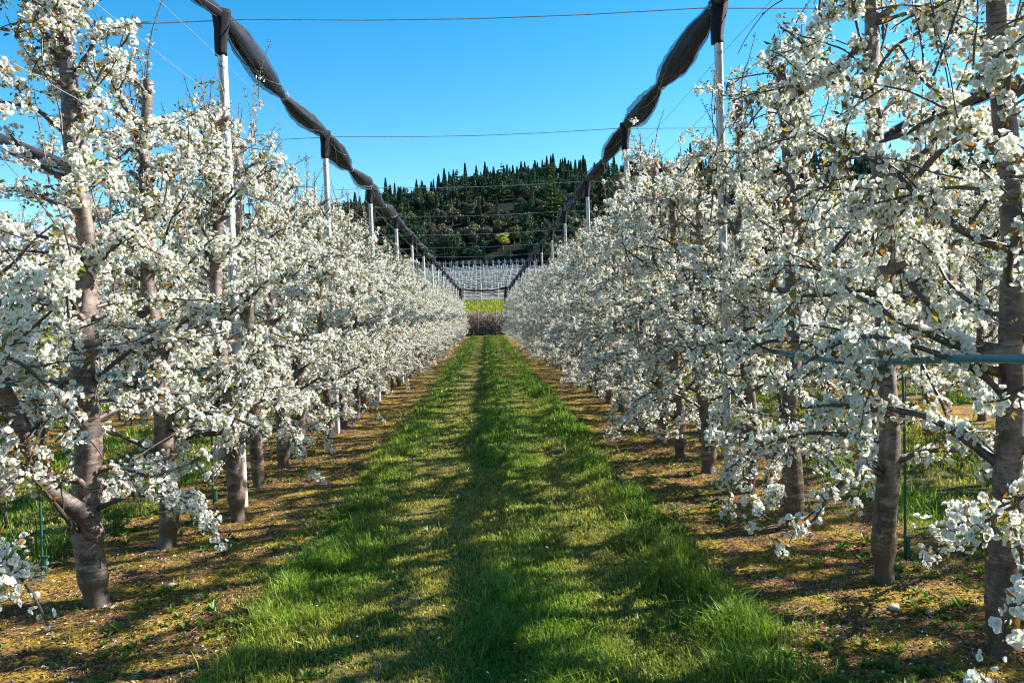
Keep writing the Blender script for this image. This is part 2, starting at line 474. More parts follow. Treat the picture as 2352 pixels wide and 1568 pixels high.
lb.add(*flakes(40000, -3.6, 3.5, 8, 32, .022, cols, [.28, .2, .2, .17, .02, .13]))
o = lb.build('leaf_litter', M_litter); tag(o, 'brown and rusty leaf crumbs strewn over the soil strips', 'leaf litter', kind='stuff')
lb = MB()
lb.add(*flakes(4200, -3.4, 3.4, 2.9, 11, .0095, [(.82, .8, .76)], [1.0], .012))
lb.add(*flakes(350, -1.5, 1.5, 2.9, 9, .008, [(.8, .78, .74)], [1.0], .035, False))
o = lb.build('fallen_petals', M_litter); tag(o, 'white petals fallen on the ground under the trees', 'petals', kind='stuff')

sb = MB()
for q in range(600):
    x_ = random.choice([-2.2, 2.15]) + random.gauss(0, .42); y_ = 3 + 15 * random.random() ** 1.5; a_ = random.uniform(0, 6.28); L_ = random.uniform(.03, .16)
    if abs(x_) < 1.35: continue
    z_ = float(terr(x_, y_)) + .008; d_ = np.array([math.cos(a_), math.sin(a_), random.uniform(0, .12)])
    p_ = np.array([x_, y_, z_]); sb.tube([p_, p_ + d_ * L_ * .5 + [0, 0, .006], p_ + d_ * L_ + [random.gauss(0, .01), 0, .0]], [.003, .0028, .0015], 4, cap=False)
o = sb.build('prunings', M_ftrunk); tag(o, 'thin pruned sticks lying about on the soil strips', 'prunings', kind='stuff')

# ------------------------------------------------------------------ blossom templates
def flower(open_):
    V, F, C = [], [], []
    wht = np.array([.90, .89, .875])
    for p in range(5):
        a = p * 2 * PI / 5 + random.uniform(-.12, .12); r = .0182 * random.uniform(.9, 1.1); L = .0102 * random.uniform(.9, 1.15)
        u = open_ + random.uniform(-.12, .12)
        pts = [(0.001, 0, 0), (r * .55, -L, .0025), (r * .98, -L * .55, .004), (r * .98, L * .55, .004), (r * .55, L, .0025)]
        b = len(V)
        for (q, s, z) in pts:
            xx = q * math.cos(u) - z * math.sin(u); zz = q * math.sin(u) + z * math.cos(u)
            V.append((xx * math.cos(a) - s * math.sin(a), xx * math.sin(a) + s * math.cos(a), zz))
            C.append(wht if q > .005 else np.array([.55, .55, .3]))
        F += [(b, b + 1, b + 2), (b, b + 2, b + 3), (b, b + 3, b + 4)]
    b = len(V)
    for k in range(3):
        V.append((.0032 * math.cos(k * 2.1), .0032 * math.sin(k * 2.1), .0035)); C.append(np.array([.45, .42, .1]))
    F.append((b, b + 1, b + 2))
    return np.array(V), np.array(F), np.array(C)
def cluster(m):
    V, F, C = [], [], []; n = 0
    ax = np.array([0, 0, 1.0])
    for q in range(m):
        d = np.random.default_rng(random.randint(0, 1 << 30)).normal(size=3); d /= np.linalg.norm(d)
        d = d + ax * .35; d /= np.linalg.norm(d)
        fv, ff, fc = flower(random.choice([.15, .35, .55, .9]))
        R = frames(d[None] + .35 * np.random.default_rng(q).normal(size=3)[None])[0]
        ctr = d * random.uniform(.024, .052)
        V.append(fv @ R.T + ctr); F.append(ff + n); C.append(fc * random.uniform(.93, 1.03)); n += len(fv)
        s = np.cross(d, [.3, .5, .8]); s = s / np.linalg.norm(s) * .0011
        V.append(np.array([-s, s, ctr])); F.append(np.array([[0, 1, 2]]) + n); C.append(np.tile([.16, .2, .05], (3, 1))); n += 3
    return np.concatenate(V), np.concatenate(F), np.clip(np.concatenate(C), 0, .9)
CL = [cluster(random.randint(12, 17)) for _ in range(12)]
CLS = [cluster(random.randint(3, 6)) for _ in range(5)]
def leafset(kind):
    V, F, C = [], [], []; n = 0
    for q in range(random.randint(3, 5)):
        c = np.array(random.choice([(.27, .13, .03), (.24, .2, .035), (.19, .24, .03), (.3, .2, .04), (.15, .09, .03)] if kind else [(.22, .14, .05), (.2, .2, .05)]))
        v, f, c = leaf_blade(random.uniform(.022, .042) * (1 if kind else .5), random.uniform(.005, .009) * (1 if kind else .6), c, .25)
        R = frames(np.array([[random.gauss(0, 1), random.gauss(0, 1), random.gauss(.2, 1)]]))[0]
        R = R[:, [2, 0, 1]]
        V.append(v @ R.T + R[:, 0] * .012); F.append(f + n); C.append(c); n += len(v)
    return np.concatenate(V), np.concatenate(F), np.concatenate(C)
LF = [leafset(1) for _ in range(8)]
BUD = [leafset(0) for _ in range(5)]

# ------------------------------------------------------------------ cherry trees
def smooth_path(P, n):
    P = np.asarray(P, float); t = np.linspace(0, 1, len(P)); u = np.linspace(0, 1, n)
    return np.stack([np.interp(u, t, P[:, k]) for k in range(3)], 1)

def cherry_variant(seed, H=3.45, limb=None, leanx=0.0, leany=0.0, r0=.074, dens_=1.0, low=.42):
    rg = np.random.default_rng(seed); rnd = random.Random(seed)
    root = empty('cherry_tree')
    nz = int(H / .035)
    z = np.linspace(-.06, H, nz)
    wx = .03 * np.sin(z * rg.uniform(1, 2) + rg.uniform(0, 6)) + .012 * np.sin(z * 6 + rg.uniform(0, 6)) + leanx * z
    wy = .03 * np.sin(z * rg.uniform(1, 2) + rg.uniform(0, 6)) + .012 * np.sin(z * 5 + rg.uniform(0, 6)) + leany * z
    wx -= np.interp(0, z, wx); wy -= np.interp(0, z, wy)
    tp = np.stack([wx, wy, z], 1)
    rr = np.interp(z, [-.06, .03, .1, .16, .45, 1.2, H * .8, H], np.array([1.15, .9, .84, 1.08, 1.0, .82, .6, .5]) * r0)
    rr = rr * (1 + .05 * np.sin(z * 23 + rg.uniform(0, 6)) * rg.uniform(0, 1, nz))
    prof = 1 + .05 * np.sin(np.arange(18) * 2 * PI / 18 * 2 + rg.uniform(0, 6)) + .03 * np.sin(np.arange(18) * 2 * PI / 18 * 3)
    trunk_at = lambda zz: np.array([np.interp(zz, z, wx), np.interp(zz, z, wy), zz])
    pr = np.tile(prof, (nz, 1)) * (1 + .022 * rg.normal(size=(nz, 18))) * (1 + .05 * np.sin(np.arange(18) * 2 * PI / 18 * 4 + z[:, None] * 3 + 3 * np.sin(z[:, None] * 5)))
    # branches
    XS = .86                                      # crowns are kept flat across the row
    BR = []                                       # (points, r0, r1, kind)
    nb = int(35 * H / 3.45)
    az = rg.uniform(0, 6.28); bulges = []
    for q in range(nb):
        zz = low + (H - .08 - low) * ((q + rg.uniform(-.3, .3)) / nb) ** .95
        zz = float(np.clip(zz, low, H - .05)); az += 2.4 + rg.uniform(-.5, .5)
        f = zz / H
        L = np.interp(f, [0, .25, .6, 1], [1.0, 1.02, .8, .45]) * rg.uniform(.65, 1.2)
        el = np.interp(f, [0, .5, 1], [.25, .35, .75]) + rg.normal(0, .22)
        if zz < .8: el = rg.uniform(.05, .45)
        r = np.interp(f, [0, 1], [.021, .012]) * rg.uniform(.65, 1.35)
        n = 12; pts = [trunk_at(zz)]; d = np.array([math.cos(az) * math.cos(el), math.sin(az) * math.cos(el), math.sin(el)])
        droop = rg.uniform(-.05, .16) * (1.2 if f < .45 else .6)
        for k in range(n):
            d = d + rg.normal(0, .1, 3) + np.array([0, 0, -droop if k > 1 else .05]); 
            if rg.random() < .12: d = d + rg.normal(0, .3, 3)
            d /= np.linalg.norm(d)
            pts.append(pts[-1] + d * L / n)
        pts = np.array(pts)
        pts[:, 2] = np.maximum(pts[:, 2], .34 + .12 * rg.random())
        cap = H + .05; over = np.maximum(pts[:, 2] - cap, 0); pts[:, 2] -= over * .6
        BR.append((pts, r, .005, 0)); bulges.append((zz, az, r))
        for s in range(rg.integers(2, 5)):
            i0 = rg.integers(3, n); p0 = pts[i0]
            dd = pts[i0] - pts[i0 - 1]; dd = dd / np.linalg.norm(dd) + rg.normal(0, .65, 3) + np.array([0, 0, rg.uniform(-.2, .35)]); dd /= np.linalg.norm(dd)
            l2 = rg.uniform(.2, .55); m = 7; p2 = [p0]
            for k in range(m):
                dd = dd + rg.normal(0, .14, 3) + np.array([0, 0, rg.uniform(-.1, .04)]); dd /= np.linalg.norm(dd)
                p2.append(p2[-1] + dd * l2 / m)
            BR.append((np.array(p2), .006, .0028, 1))
    for s in range(int(14 * H / 3.45)):                        # upright shoots, nearly bare
        zz = H * rg.uniform(.55, 1.0); a = rg.uniform(0, 6.28); rad = rg.uniform(.0, .5)
        p0 = trunk_at(min(zz, H)) + np.array([math.cos(a) * rad, math.sin(a) * rad, .05])
        l2 = rg.uniform(.25, .7); m = 9; p2 = [p0]; dd = np.array([rg.normal(0, .2), rg.normal(0, .2), 1.0])
        for k in range(m):
            dd = dd + rg.normal(0, .07, 3); dd /= np.linalg.norm(dd); p2.append(p2[-1] + dd * l2 / m)
        BR.append((np.array(p2), .006, .0026, 2))
    for s in range(12):                                   # thin bare criss-crossing twigs
        zz = rg.uniform(.7, H); a = rg.uniform(0, 6.28)
        p0 = trunk_at(zz) + np.array([math.cos(a), math.sin(a), 0]) * rg.uniform(.1, .5)
        dd = np.array([math.cos(a + rg.normal(0, .8)), math.sin(a + rg.normal(0, .8)), rg.uniform(-.5, .6)]); m = 9; l2 = rg.uniform(.4, .9); p2 = [p0]
        for k in range(m):
            dd = dd + rg.normal(0, .1, 3); dd /= np.linalg.norm(dd); p2.append(p2[-1] + dd * l2 / m)
        BR.append((np.array(p2), .0036, .002, 3))
    for q_, (pts_, a_, b_, k_) in enumerate(BR):
        pts_ = np.array(pts_); tx = np.interp(pts_[:, 2], z, wx); pts_[:, 0] = tx + (pts_[:, 0] - tx) * XS; BR[q_] = (pts_, a_, b_, k_)
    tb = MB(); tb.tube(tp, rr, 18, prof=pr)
    for k in range(5):                                    # pruning stubs
        zz = rg.uniform(.5, H); a = rg.uniform(0, 6.28); p = trunk_at(zz)
        d = np.array([math.cos(a), math.sin(a), rg.uniform(.2, .8)])
        tb.tube([p, p + d * .07, p + d * rg.uniform(.1, .15)], [.028, .02, .017], 8)
    for zz, a, r in bulges[::2]:
        p = trunk_at(zz); d = np.array([math.cos(a), math.sin(a), .35])
        tb.tube([p, p + d * .05, p + d * .11], [r * 2.0, r * 1.5, r * 1.0], 8)
    if limb is not None:
        LP = smooth_path(limb, 40); LP += .012 * np.sin(np.linspace(0, 14, 40))[:, None]
        tb.tube(LP, np.linspace(r0 * .72, r0 * .42, 40), 12)
        for k in range(6, 39, 3):
            a = rg.uniform(0, 6.28); d = np.array([math.cos(a), math.sin(a), rg.uniform(.0, .8)]); pts = [LP[k]]
            for q in range(9):
                d = d + rg.normal(0, .12, 3); d /= np.linalg.norm(d); pts.append(pts[-1] + d * rg.uniform(.06, .09))
            BR.append((np.array(pts), .012, .004, 0))
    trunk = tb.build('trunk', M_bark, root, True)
    cb = MB(); pos, par, sz = [], [], []; lpos = []; bpos = []
    for pts, ra, rb, kd in BR:
        m = len(pts) * 2; P = smooth_path(pts, m)
        R = np.linspace(ra, rb, m) * (1 + .12 * rg.normal(size=m))
        cb.tube(P, np.maximum(R, .0018), 6 if kd == 0 else 4, cap=False)
        seg = np.linalg.norm(np.diff(P, axis=0), axis=1); s = np.concatenate([[0], np.cumsum(seg)]); L = s[-1]
        if kd in (0, 1):
            t = L * (.16 if kd == 0 else .05)
            bare = rg.random() < .10
            while t < L:
                p = np.array([np.interp(t, s, P[:, k]) for k in range(3)]); 
                off = rg.normal(0, 1, 3); off /= np.linalg.norm(off); p = p + off * rg.uniform(.01, .035)
                q = rg.random()
                if bare or q < .13 + .45 * np.clip((p[2] - 3.0) / .8, 0, 1): bpos.append(p)
                else:
                    pos.append(p); sz.append(rg.uniform(.8, 1.2) * (.85 if p[2] > H * .93 else 1)); par.append(0 if (q > .27) else 1)
                if rg.random() < .95: lpos.append(p + off * .035)
                t += (rg.uniform(.048, .09) if rg.random() < .8 else rg.uniform(.12, .24)) / dens_
        else:
            t = .03
            while t < L:
                p = np.array([np.interp(t, s, P[:, k]) for k in range(3)]); bpos.append(p)
                if kd == 2 and rg.random() < .16 and t < L * .6: pos.append(p); sz.append(.8); par.append(1)
                t += rg.uniform(.03, .055) if kd == 2 else rg.uniform(.1, .25)
    crown = cb.build('crown', M_twig, root, True)
    pos, sz, par = np.array(pos), np.array(sz), np.array(par)
    if limb is not None:                              # bare stretch round the fork and the lower limb
        ln = np.concatenate([LP[:30], tp[5:36]]); keep = np.ones(len(pos), bool)
        for sft in np.linspace(-.05, .7, 16):
            q_ = ln + np.array([.42, -.88, .12]) * sft
            keep &= ~((np.linalg.norm(pos[:, None] - q_[None], axis=2).min(1) < .10) & (rg.random(len(pos)) < .45))
        pos, sz, par = pos[keep], sz[keep], par[keep]
    bl = MB()
    for kk, T in ((0, CL), (1, CLS)):
        s = par == kk
        if s.any():
            bl.add(*scatter(T, pos[s], randrot(s.sum(), rg), sz[s], rg))
    bl.build('blossom', M_petal, crown)
    lm = MB(); lpos = np.array(lpos); bpos = np.array(bpos)
    lm.add(*scatter(LF, lpos, randrot(len(lpos), rg), rg.uniform(.8, 1.5, len(lpos)), rg))
    lm.add(*scatter(BUD, bpos, randrot(len(bpos), rg), rg.uniform(.7, 1.4, len(bpos)), rg))
    lm.build('young_leaves', M_leaf, crown)
    return root

LIMB = [(0.02, -.03, .42), (-.06, -.10, .6), (-.17, -.17, .80), (-.33, -.22, 1.22), (-.47, -.22, 1.75), (-.60, -.2, 2.3)]
VAR = [cherry_variant(100, 3.75, LIMB, -.012, 0, .08)]
for q in range(9):
    VAR.append(cherry_variant(200 + q, [3.35, 3.42, 3.36, 3.9, 3.45, 3.3, 3.95, 3.4, 3.48][q], None, random.uniform(-.012, .012), random.uniform(-.012, .012), random.uniform(.06, .07)))
used = set()
ORD = ['first', 'second', 'third', 'fourth', 'fifth', 'sixth', 'seventh', 'eighth', 'ninth', 'tenth', 'eleventh', 'twelfth', 'thirteenth', 'fourteenth', 'fifteenth']
def put_tree(v, x, y, rz, label, group, sx=1.0, sz=1.0):
    src = VAR[v]
    if v in used: o = copy_tree(src)
    else: o = src; used.add(v)
    o.location = (x, y, float(terr(x, y))); o.rotation_euler = (0, 0, rz); o.scale = (sx, sx, sz)
    tag(o, label, 'tree', group)
    return o
near_left = [(-2.62, 3.42), (-2.36, 4.67), (-2.43, 5.84), (-2.12, 6.55), (-2.32, 7.83), (-2.34, 8.85), (-2.40, 9.95)]
near_right = [(2.42, 2.25), (2.26, 3.41), (2.24, 4.41), (2.18, 5.6), (2.24, 6.74), (2.13, 7.62), (2.07, 8.5), (2.08, 9.48)]
lab_left = ['cherry boughs reaching in at the left picture edge before any trunk',
            'nearest left cherry tree, a thick second limb forking low off its trunk',
            'white cherry tree with a knobbly pruned top, second trunk of the left row',
            'cherry tree just this side of the first metal post of the left row',
            'cherry tree standing beside the first metal post of the left row',
            'cherry tree one place beyond the first metal post of the left row',
            'cherry tree two places beyond the first metal post of the left row']
lab_right = ['cherry tree whose white boughs reach in at the right picture edge before any trunk',
             'cherry tree with the thickest grey banded trunk, closest on the right',
             'tall cherry tree with a straight trunk running past the picture top, second on the right',
             'cherry tree with a stubby pruned top and bare grey base, third trunk on the right',
             'leaning cherry trunk close in front of the first right metal post',
             'cherry tree right behind the first metal post of the right row',
             'cherry tree one place beyond the first metal post of the right row',
             'cherry tree two places beyond the first metal post of the right row']
vl = [5, 0, 2, 3, 8, 6, 1]; vr = [4, 7, 4, 1, 9, 6, 3, 2]
for k, (x, y) in enumerate(near_left):
    put_tree(vl[k], x, y, [.3, 0, 3.3, -.3, 3.0, .2, 3.4][k], lab_left[k], 'cherry trees of the left row', 1.0, 1.0)
for k, (x, y) in enumerate(near_right):
    put_tree(vr[k], x, y, [.2, 3.3, 2.9, .2, 3.4, -.3, .2, 3.0][k], lab_right[k], 'cherry trees of the right row', 1.0, [1.12, 1.14, 1.16, 1, .97, .88, .9, 1][k])
post_y = [POST_Y0 + POST_DY * k for k in range(15)]
for side, X0, y in (('left', -2.3, 11.05), ('right', 2.13, 10.55)):
    cnt = {}
    while y < ROW_END - .3:
        pi = sum(1 for p in post_y if p < y); c = cnt.get(pi, 0); cnt[pi] = c + 1
        if pi <= 6:
            lab = f'{ORD[c]} white cherry tree beyond the {ORD[pi - 1]} metal post of the {side} row'
        else:
            lab = f'small far white cherry tree in the {side} row, where the row runs together'
        v = random.choice([1, 2, 3, 4, 5, 6, 7, 8, 9]); x = X0 + random.uniform(-.09, .09)
        hz = random.uniform(.9, 1.0) * (.95 if y > 14 else 1) * (.9 if v in (4, 7) else 1)
        put_tree(v, x, y, random.choice([0, PI]) + random.uniform(-.35, .35), lab, f'cherry trees of the {side} row' if pi <= 6 else f'distant cherry trees of the {side} row', random.uniform(.92, 1.05), hz)
        y += random.uniform(1.02, 1.16)
for X0, y0, y1, lab, gr in ((-2.226 - ROWGAP, 7.2, 38, 'white cherry tree of the second row on the left, seen in gaps', 'cherry trees of the second left row'),
                            (2.153 + ROWGAP, 3.2, 40, 'white cherry tree of the second row on the right, seen in gaps', 'cherry trees of the second right row'),
                            (-2.226 - 2 * ROWGAP, 15, 34, 'white cherry tree of the third row on the left, glimpsed through gaps', 'cherry trees of the third left row'),
                            (2.153 + 2 * ROWGAP, 13, 32, 'white cherry tree of the third row on the right, glimpsed through gaps', 'cherry trees of the third right row')):
    y = y0
    while y < y1:
        put_tree(random.choice([1, 2, 3, 5, 6, 8, 9]), X0 + random.uniform(-.1, .1), y, random.choice([0, PI]) + random.uniform(-.35, .35), lab, gr, random.uniform(.9, 1.02), random.uniform(.9, 1.02))
        y += random.uniform(1.1, 1.25)

# ------------------------------------------------------------------ posts, wires, nets
def make_post():
    r = empty('metal_post')
    b = MB(); a = .033; c = .011
    pf = [(-a, -a + c), (-a + c, -a), (-.010, -a), (-.008, -a + .01), (.008, -a + .01), (.010, -a), (a - c, -a), (a, -a + c), (a, a - c), (a - c, a), (-a + c, a), (-a, a - c)]
    n = len(pf)
    zs = [-.05, 1.4, 2.8, POST_H]
    V = np.array([(px, py, z) for z in zs for px, py in pf])
    Q = [[i * n + j, i * n + (j + 1) % n, (i + 1) * n + (j + 1) % n, (i + 1) * n + j] for i in range(3) for j in range(n)]
    b.add2(V, [np.array(Q), np.array([[3 * n, 3 * n + k, 3 * n + k + 1] for k in range(1, n - 1)])])
    b.build('shaft', M_metal, r)
    b = MB()
    zz = np.linspace(POST_H - .34, POST_H + .05, 14)
    rg = np.random.default_rng(5)
    rad = np.interp(zz, [POST_H - .34, POST_H - .3, POST_H - .12, POST_H + .05], [.050, .052, .060, .085])
    pr = 1 + .10 * np.sin(np.arange(20) * 2 * PI / 20 * 5) + .05 * rg.normal(size=20)
    b.tube(np.stack([.01 * np.sin(zz * 9), .0 * zz, zz], 1), rad, 20, prof=np.tile(pr, (14, 1)))
    b.build('net_wrap', M_wrap, r, True)
    for z in (2.9, 3.5, 3.9):
        b = MB(); b.box((0, -.042, z), (.05, .012, .02)); b.build('wire_clip', M_wire, r)
    return r
P0 = make_post(); first = True
rows_post = [('left', XL, 0, 15), ('right', XR, 0, 15), ('second left', XL - ROWGAP, 2, 8), ('second right', XR + ROWGAP, 0, 8)]
for side, X0, a, b_ in rows_post:
    for k in range(a, b_):
        o = P0 if first else copy_tree(P0); first = False
        o.location = (X0, post_y[k], 0); o.rotation_euler = (random.uniform(-.006, .006), random.uniform(-.006, .006), -.22 if X0 < 0 else -.1)
        if 'second' in side:
            tag(o, f'metal post of the {side} row, glimpsed between the blossoms', 'post', f'metal posts of the {side} row')
        elif k < 9:
            tag(o, f'{ORD[k]} galvanised post of the {side} row, dark net wrapped on its top', 'post', f'metal posts of the {side} row')
        else:
            tag(o, f'thin far galvanised post near the end of the {side} row', 'post', f'far metal posts of the {side} row')

def wire(P, r, name, label, cat, group=None, mat=M_wire, n=6):
    b = MB(); b.tube(P, r, n); o = b.build(name, mat, smooth=True); tag(o, label, cat, group); return o
for k in range(15):
    z = POST_H - .02
    xs_ = np.linspace(-24, 24, 49)
    sag = -.05 * np.abs(np.sin((xs_ - XL) / ROWGAP * PI))
    P = np.stack([xs_, np.full(49, post_y[k] + .005), z + sag], 1)
    lab = f'{ORD[k]} steel wire across the aisle from post top to post top' if k < 9 else 'faint far steel wire strung across the aisle between post tops'
    wire(P, .0048 if k < 4 else .0055, 'cross_wire', lab, 'wire', 'wires across the aisle' if k < 9 else 'far wires across the aisle')
for side, X0 in (('left', XL), ('right', XR)):
    for z, w_ in ((3.9, 'highest'), (3.52, 'second highest'), (2.9, 'lowest')):
        yy = np.linspace(2.0, ROW_END, 90)
        P = np.stack([np.full(90, X0 + (.05 if X0 < 0 else .05)), yy, z - .03 * np.abs(np.sin((yy - POST_Y0) / POST_DY * PI))], 1)
        wire(P, .0022, 'row_wire', f'{w_} wire running lengthwise along the {side} row', 'wire', f'lengthwise wires of the {side} row')

def net_roll(X0, seed, y0, y1, label, group, ybreaks, rmax=.16):
    rg = np.random.default_rng(seed)
    root = empty('rolled_net', (X0, y0, POST_H)); tag(root, label, 'net', group)
    st = .055; n = int((y1 - y0) / st); y = np.linspace(y0, y1, n)
    br = np.array(sorted(ybreaks)); 
    i = np.clip(np.searchsorted(br, y) - 1, 0, len(br) - 2)
    t = np.clip((y - br[i]) / (br[i + 1] - br[i]), 0, 1)
    amp = rg.uniform(.8, 1.12, len(br))[i]
    amp = amp * np.interp(y, [0, 14, 26, 75], [1, 1, .62, .5])
    sk = rg.uniform(.6, 1.3, len(br))[i]
    R = .040 + (rmax - .040) * amp * np.sin(PI * t ** sk) ** 1.05 * (1 + .22 * (fbm(y * 3.1, y * 0 + seed, 7) - .5)) + .012 * (vnoise(y * 7, y * 0, seed) - .5)
    cz = POST_H + .02 - .10 * np.sin(PI * np.clip((y - POST_Y0) / POST_DY % 1, 0, 1)) - .3 * (R - .042)
    cx = .02 * np.sin(y * 1.7 + seed) + .02 * (vnoise(y * 2.3, y * 0 + 3, seed) - .5)
    def sheet(name, k, nn, ridg, tw, mat, q0=0.0):
        a = np.arange(nn) * 2 * PI / nn
        ph = tw * y[:, None] + rg.uniform(0, 6)
        prof = 1 + ridg * (np.sin(a * 5 + ph * 1.3 + 1.5 * np.sin(y[:, None] * 1.1)) * .45 + np.sin(a * 9 - ph * .7) * .3 + np.abs(np.sin(a * 7 + ph * .5 + np.sin(y[:, None] * 2.3))) * .5 - .3) + ridg * .5 * np.sin(a * 2 + y[:, None] * 2.2)
        prof = prof * (1 + .12 * np.sin(a + q0)) * (1 + .16 * np.cos(2 * a + .5 * y[:, None])) * (1 + .10 * (vnoise(a[None] * 2.5, y[:, None] * 5, seed) - .5))
        P = np.stack([cx, y - y0, cz - POST_H], 1)
        V, Q, T = tube(P, R * k, nn, True, prof)
        return mesh(name, V, [Q, T], mat, root, smooth=True)
    sheet('net_cloth', .80, 56, .30, .9, M_net)
    sheet('loose_outer_layer', 1.16, 24, .07, .4, M_sheer, 1.0)
    b = MB()
    for yb in br:
        if y0 + .05 < yb < y1 - .05:
            a = np.linspace(0, 2 * PI, 13)
            c = POST_H + .02 - .10 * math.sin(PI * (((yb - POST_Y0) / POST_DY) % 1)) - POST_H
            for off in (-.012, .012):
                b.tube(np.stack([.05 * np.cos(a), np.full(13, yb - y0 + off), c + .05 * np.sin(a)], 1), .006, 5, cap=False)
    b.build('tie', M_wire, root)
    # stray cords that spiral round the roll
    b = MB()
    for s in range(4):
        ph = rg.uniform(0, 6.3); tw = rg.uniform(.6, 1.6) * (1 if s % 2 else -1)
        k = rg.uniform(.95, 1.12)
        b.tube(np.stack([cx + k * R * np.cos(tw * y * 1.2 + ph), y - y0, cz - POST_H + k * R * np.sin(tw * y * 1.2 + ph)], 1), .0035, 4, cap=False)
    b.build('cord', simple('cord_grey', (.2, .2, .21), .5), root)
brk = [post_y[0] - POST_DY] + [v for k in range(15) for v in (post_y[k], post_y[k] + POST_DY * .48)]
brk = [b for b in brk if b < ROW_END] + [ROW_END + .2]
net_roll(XL, 1, 3.4, ROW_END - 1.5, 'black hail net rolled and tied above the left row', 'rolled hail nets', brk, .122)
net_roll(XR, 2, 3.4, ROW_END - 1.5, 'black hail net rolled and tied above the right row', 'rolled hail nets', brk, .116)
net_roll(XL - ROWGAP, 3, 6.0, 45, 'dark rolled net above the second row on the left', 'rolled hail nets', brk, .11)
net_roll(XR + ROWGAP, 4, 3.0, ROW_END, 'dark rolled net above the second row on the right', 'rolled hail nets', brk, .078)

# end of the row: net slung from the left to the right end post, with hanging bunches
yE = post_y[14]
root = empty('end_net', (XL, yE, POST_H)); tag(root, 'dark net slung across the far end between the two last posts', 'net')
b = MB(); t = np.linspace(0, 1, 50)
P = np.stack([t * (XR - XL), .08 * np.sin(t * 9), -.02 - .28 * np.sin(PI * t)], 1)
b.tube(P, .075 + .02 * np.sin(t * 31), 10); b.build('slung_roll', M_net, root, True)
for xx in (.12, XR - XL - .25):
    b = MB(); zz = np.linspace(.05, -3.2, 26)
    b.tube(np.stack([xx + .1 * np.sin(zz * 1.3) * (zz < -.2), 0 * zz, zz], 1), .14 + .05 * np.sin(zz * 2.3) * np.sin(zz), 12)
    b.build('hanging_bunch', M_net, root, True)

# irrigation hose on both rows, with feed stakes
def hose(side, X0, ctrl):
    y = np.concatenate([np.array([c[0] for c in ctrl]), np.arange(ctrl[-1][0] + 1.1, ROW_END, 1.1)])
    z = np.concatenate([np.array([c[1] for c in ctrl]), 1.27 + .03 * RNG.normal(size=len(y) - len(ctrl))])
    yy = np.linspace(y[0], y[-1], 900); zz = np.interp(yy, y, z)
    ker = np.ones(9) / 9; zs = np.convolve(np.pad(zz, 4, mode='edge'), ker, 'valid')
    b = MB(); b.tube(np.stack([X0 + .02 * np.sin(yy * 1.4), yy, zs], 1), .018, 10)
    r = empty('irrigation_hose', (0, 0, 0))
    b.build('hose', M_hose, r, True)
    for q in np.arange(y[0] + .4, 9, .75):
        b = MB(); z0 = np.interp(q, yy, zs); a = np.linspace(0, 2 * PI, 11)
        b.tube(np.stack([X0 + .02 * np.sin(q * 1.4) + .023 * np.cos(a), q + .01 * np.sin(a * 2), z0 + .023 * np.sin(a)], 1), .0025, 4, cap=False)
        b.build('wire_tie', M_wire, r)
    tag(r, f'teal plastic irrigation hose hung through the {side} row at chest height', 'hose', 'irrigation hoses')
hose('right', 2.06, [(2.4, 1.37), (3.1, 1.37), (3.46, 1.34), (4.0, 1.30), (4.59, 1.27), (5.38, 1.28), (6.48, 1.30)])
hose('left', -2.6, [(2.6, 1.36), (3.63, 1.37), (4.6, 1.33), (6.0, 1.28)])
def stake(x, y, h, lab):
    r = empty('sprinkler_stake', (x, y, 0)); tag(r, lab, 'stake', 'green sprinkler stakes')
    b = MB(); zz = np.linspace(-.05, h, 12); b.tube(np.stack([.012 * np.sin(zz * 2), 0 * zz, zz], 1), .0085, 8); b.build('rod', M_stake, r, True)
    b = MB(); b.tube([(.02, 0, .02), (.02, 0, .12)], .016, 8); b.box((.02, 0, .13), (.05, .02, .012)); b.build('dripper', M_stake, r)
stake(-3.0, 5.25, 1.25, 'thin green stake standing by the nearest left trunk, behind hanging blossoms')
stake(2.58, 4.81, 1.25, 'thin green stake right of the tall second trunk on the right')
stake(2.5, 7.6, 1.2, 'thin green stake behind the trunks near the first right post')
stake(-2.55, 7.2, 1.2, 'thin green stake behind the left trunks near the first left post')

# stones and dandelions
def stone(x, y, r, lab, seed):
    rg = np.random.default_rng(seed)
    th = np.linspace(0, PI, 8); ph = np.arange(12) * 2 * PI / 12
    d = rg.uniform(.8, 1.15, (8, 12)); 
    V = np.array([(r * d[i, j] * math.sin(th[i]) * math.cos(ph[j]), r * .75 * d[i, j] * math.sin(th[i]) * math.sin(ph[j]), r * .5 * math.cos(th[i])) for i in range(8) for j in range(12)])
    Q = [[i * 12 + j, (i + 1) * 12 + j, (i + 1) * 12 + (j + 1) % 12, i * 12 + (j + 1) % 12] for i in range(7) for j in range(12)]
    o = mesh('stone', V, np.array(Q), M_stone, smooth=True); o.location = (x, y, float(terr(x, y)) + r * .3); o.rotation_euler = (0, 0, rg.uniform(0, 6))
    tag(o, lab, 'stone', 'stones on the soil')
stone(2.08, 4.0, .035, 'pale tan stone on the soil between the two closest right trunks', 1)
stone(2.22, 3.92, .026, 'small grey stone beside the pale tan stone on the right soil', 2)
stone(-2.02, 4.9, .032, 'round tan stone at the foot of the nearest left trunk', 3)
stone(-1.55, 6.4, .025, 'small pale stone on the left soil strip near the grass edge', 4)
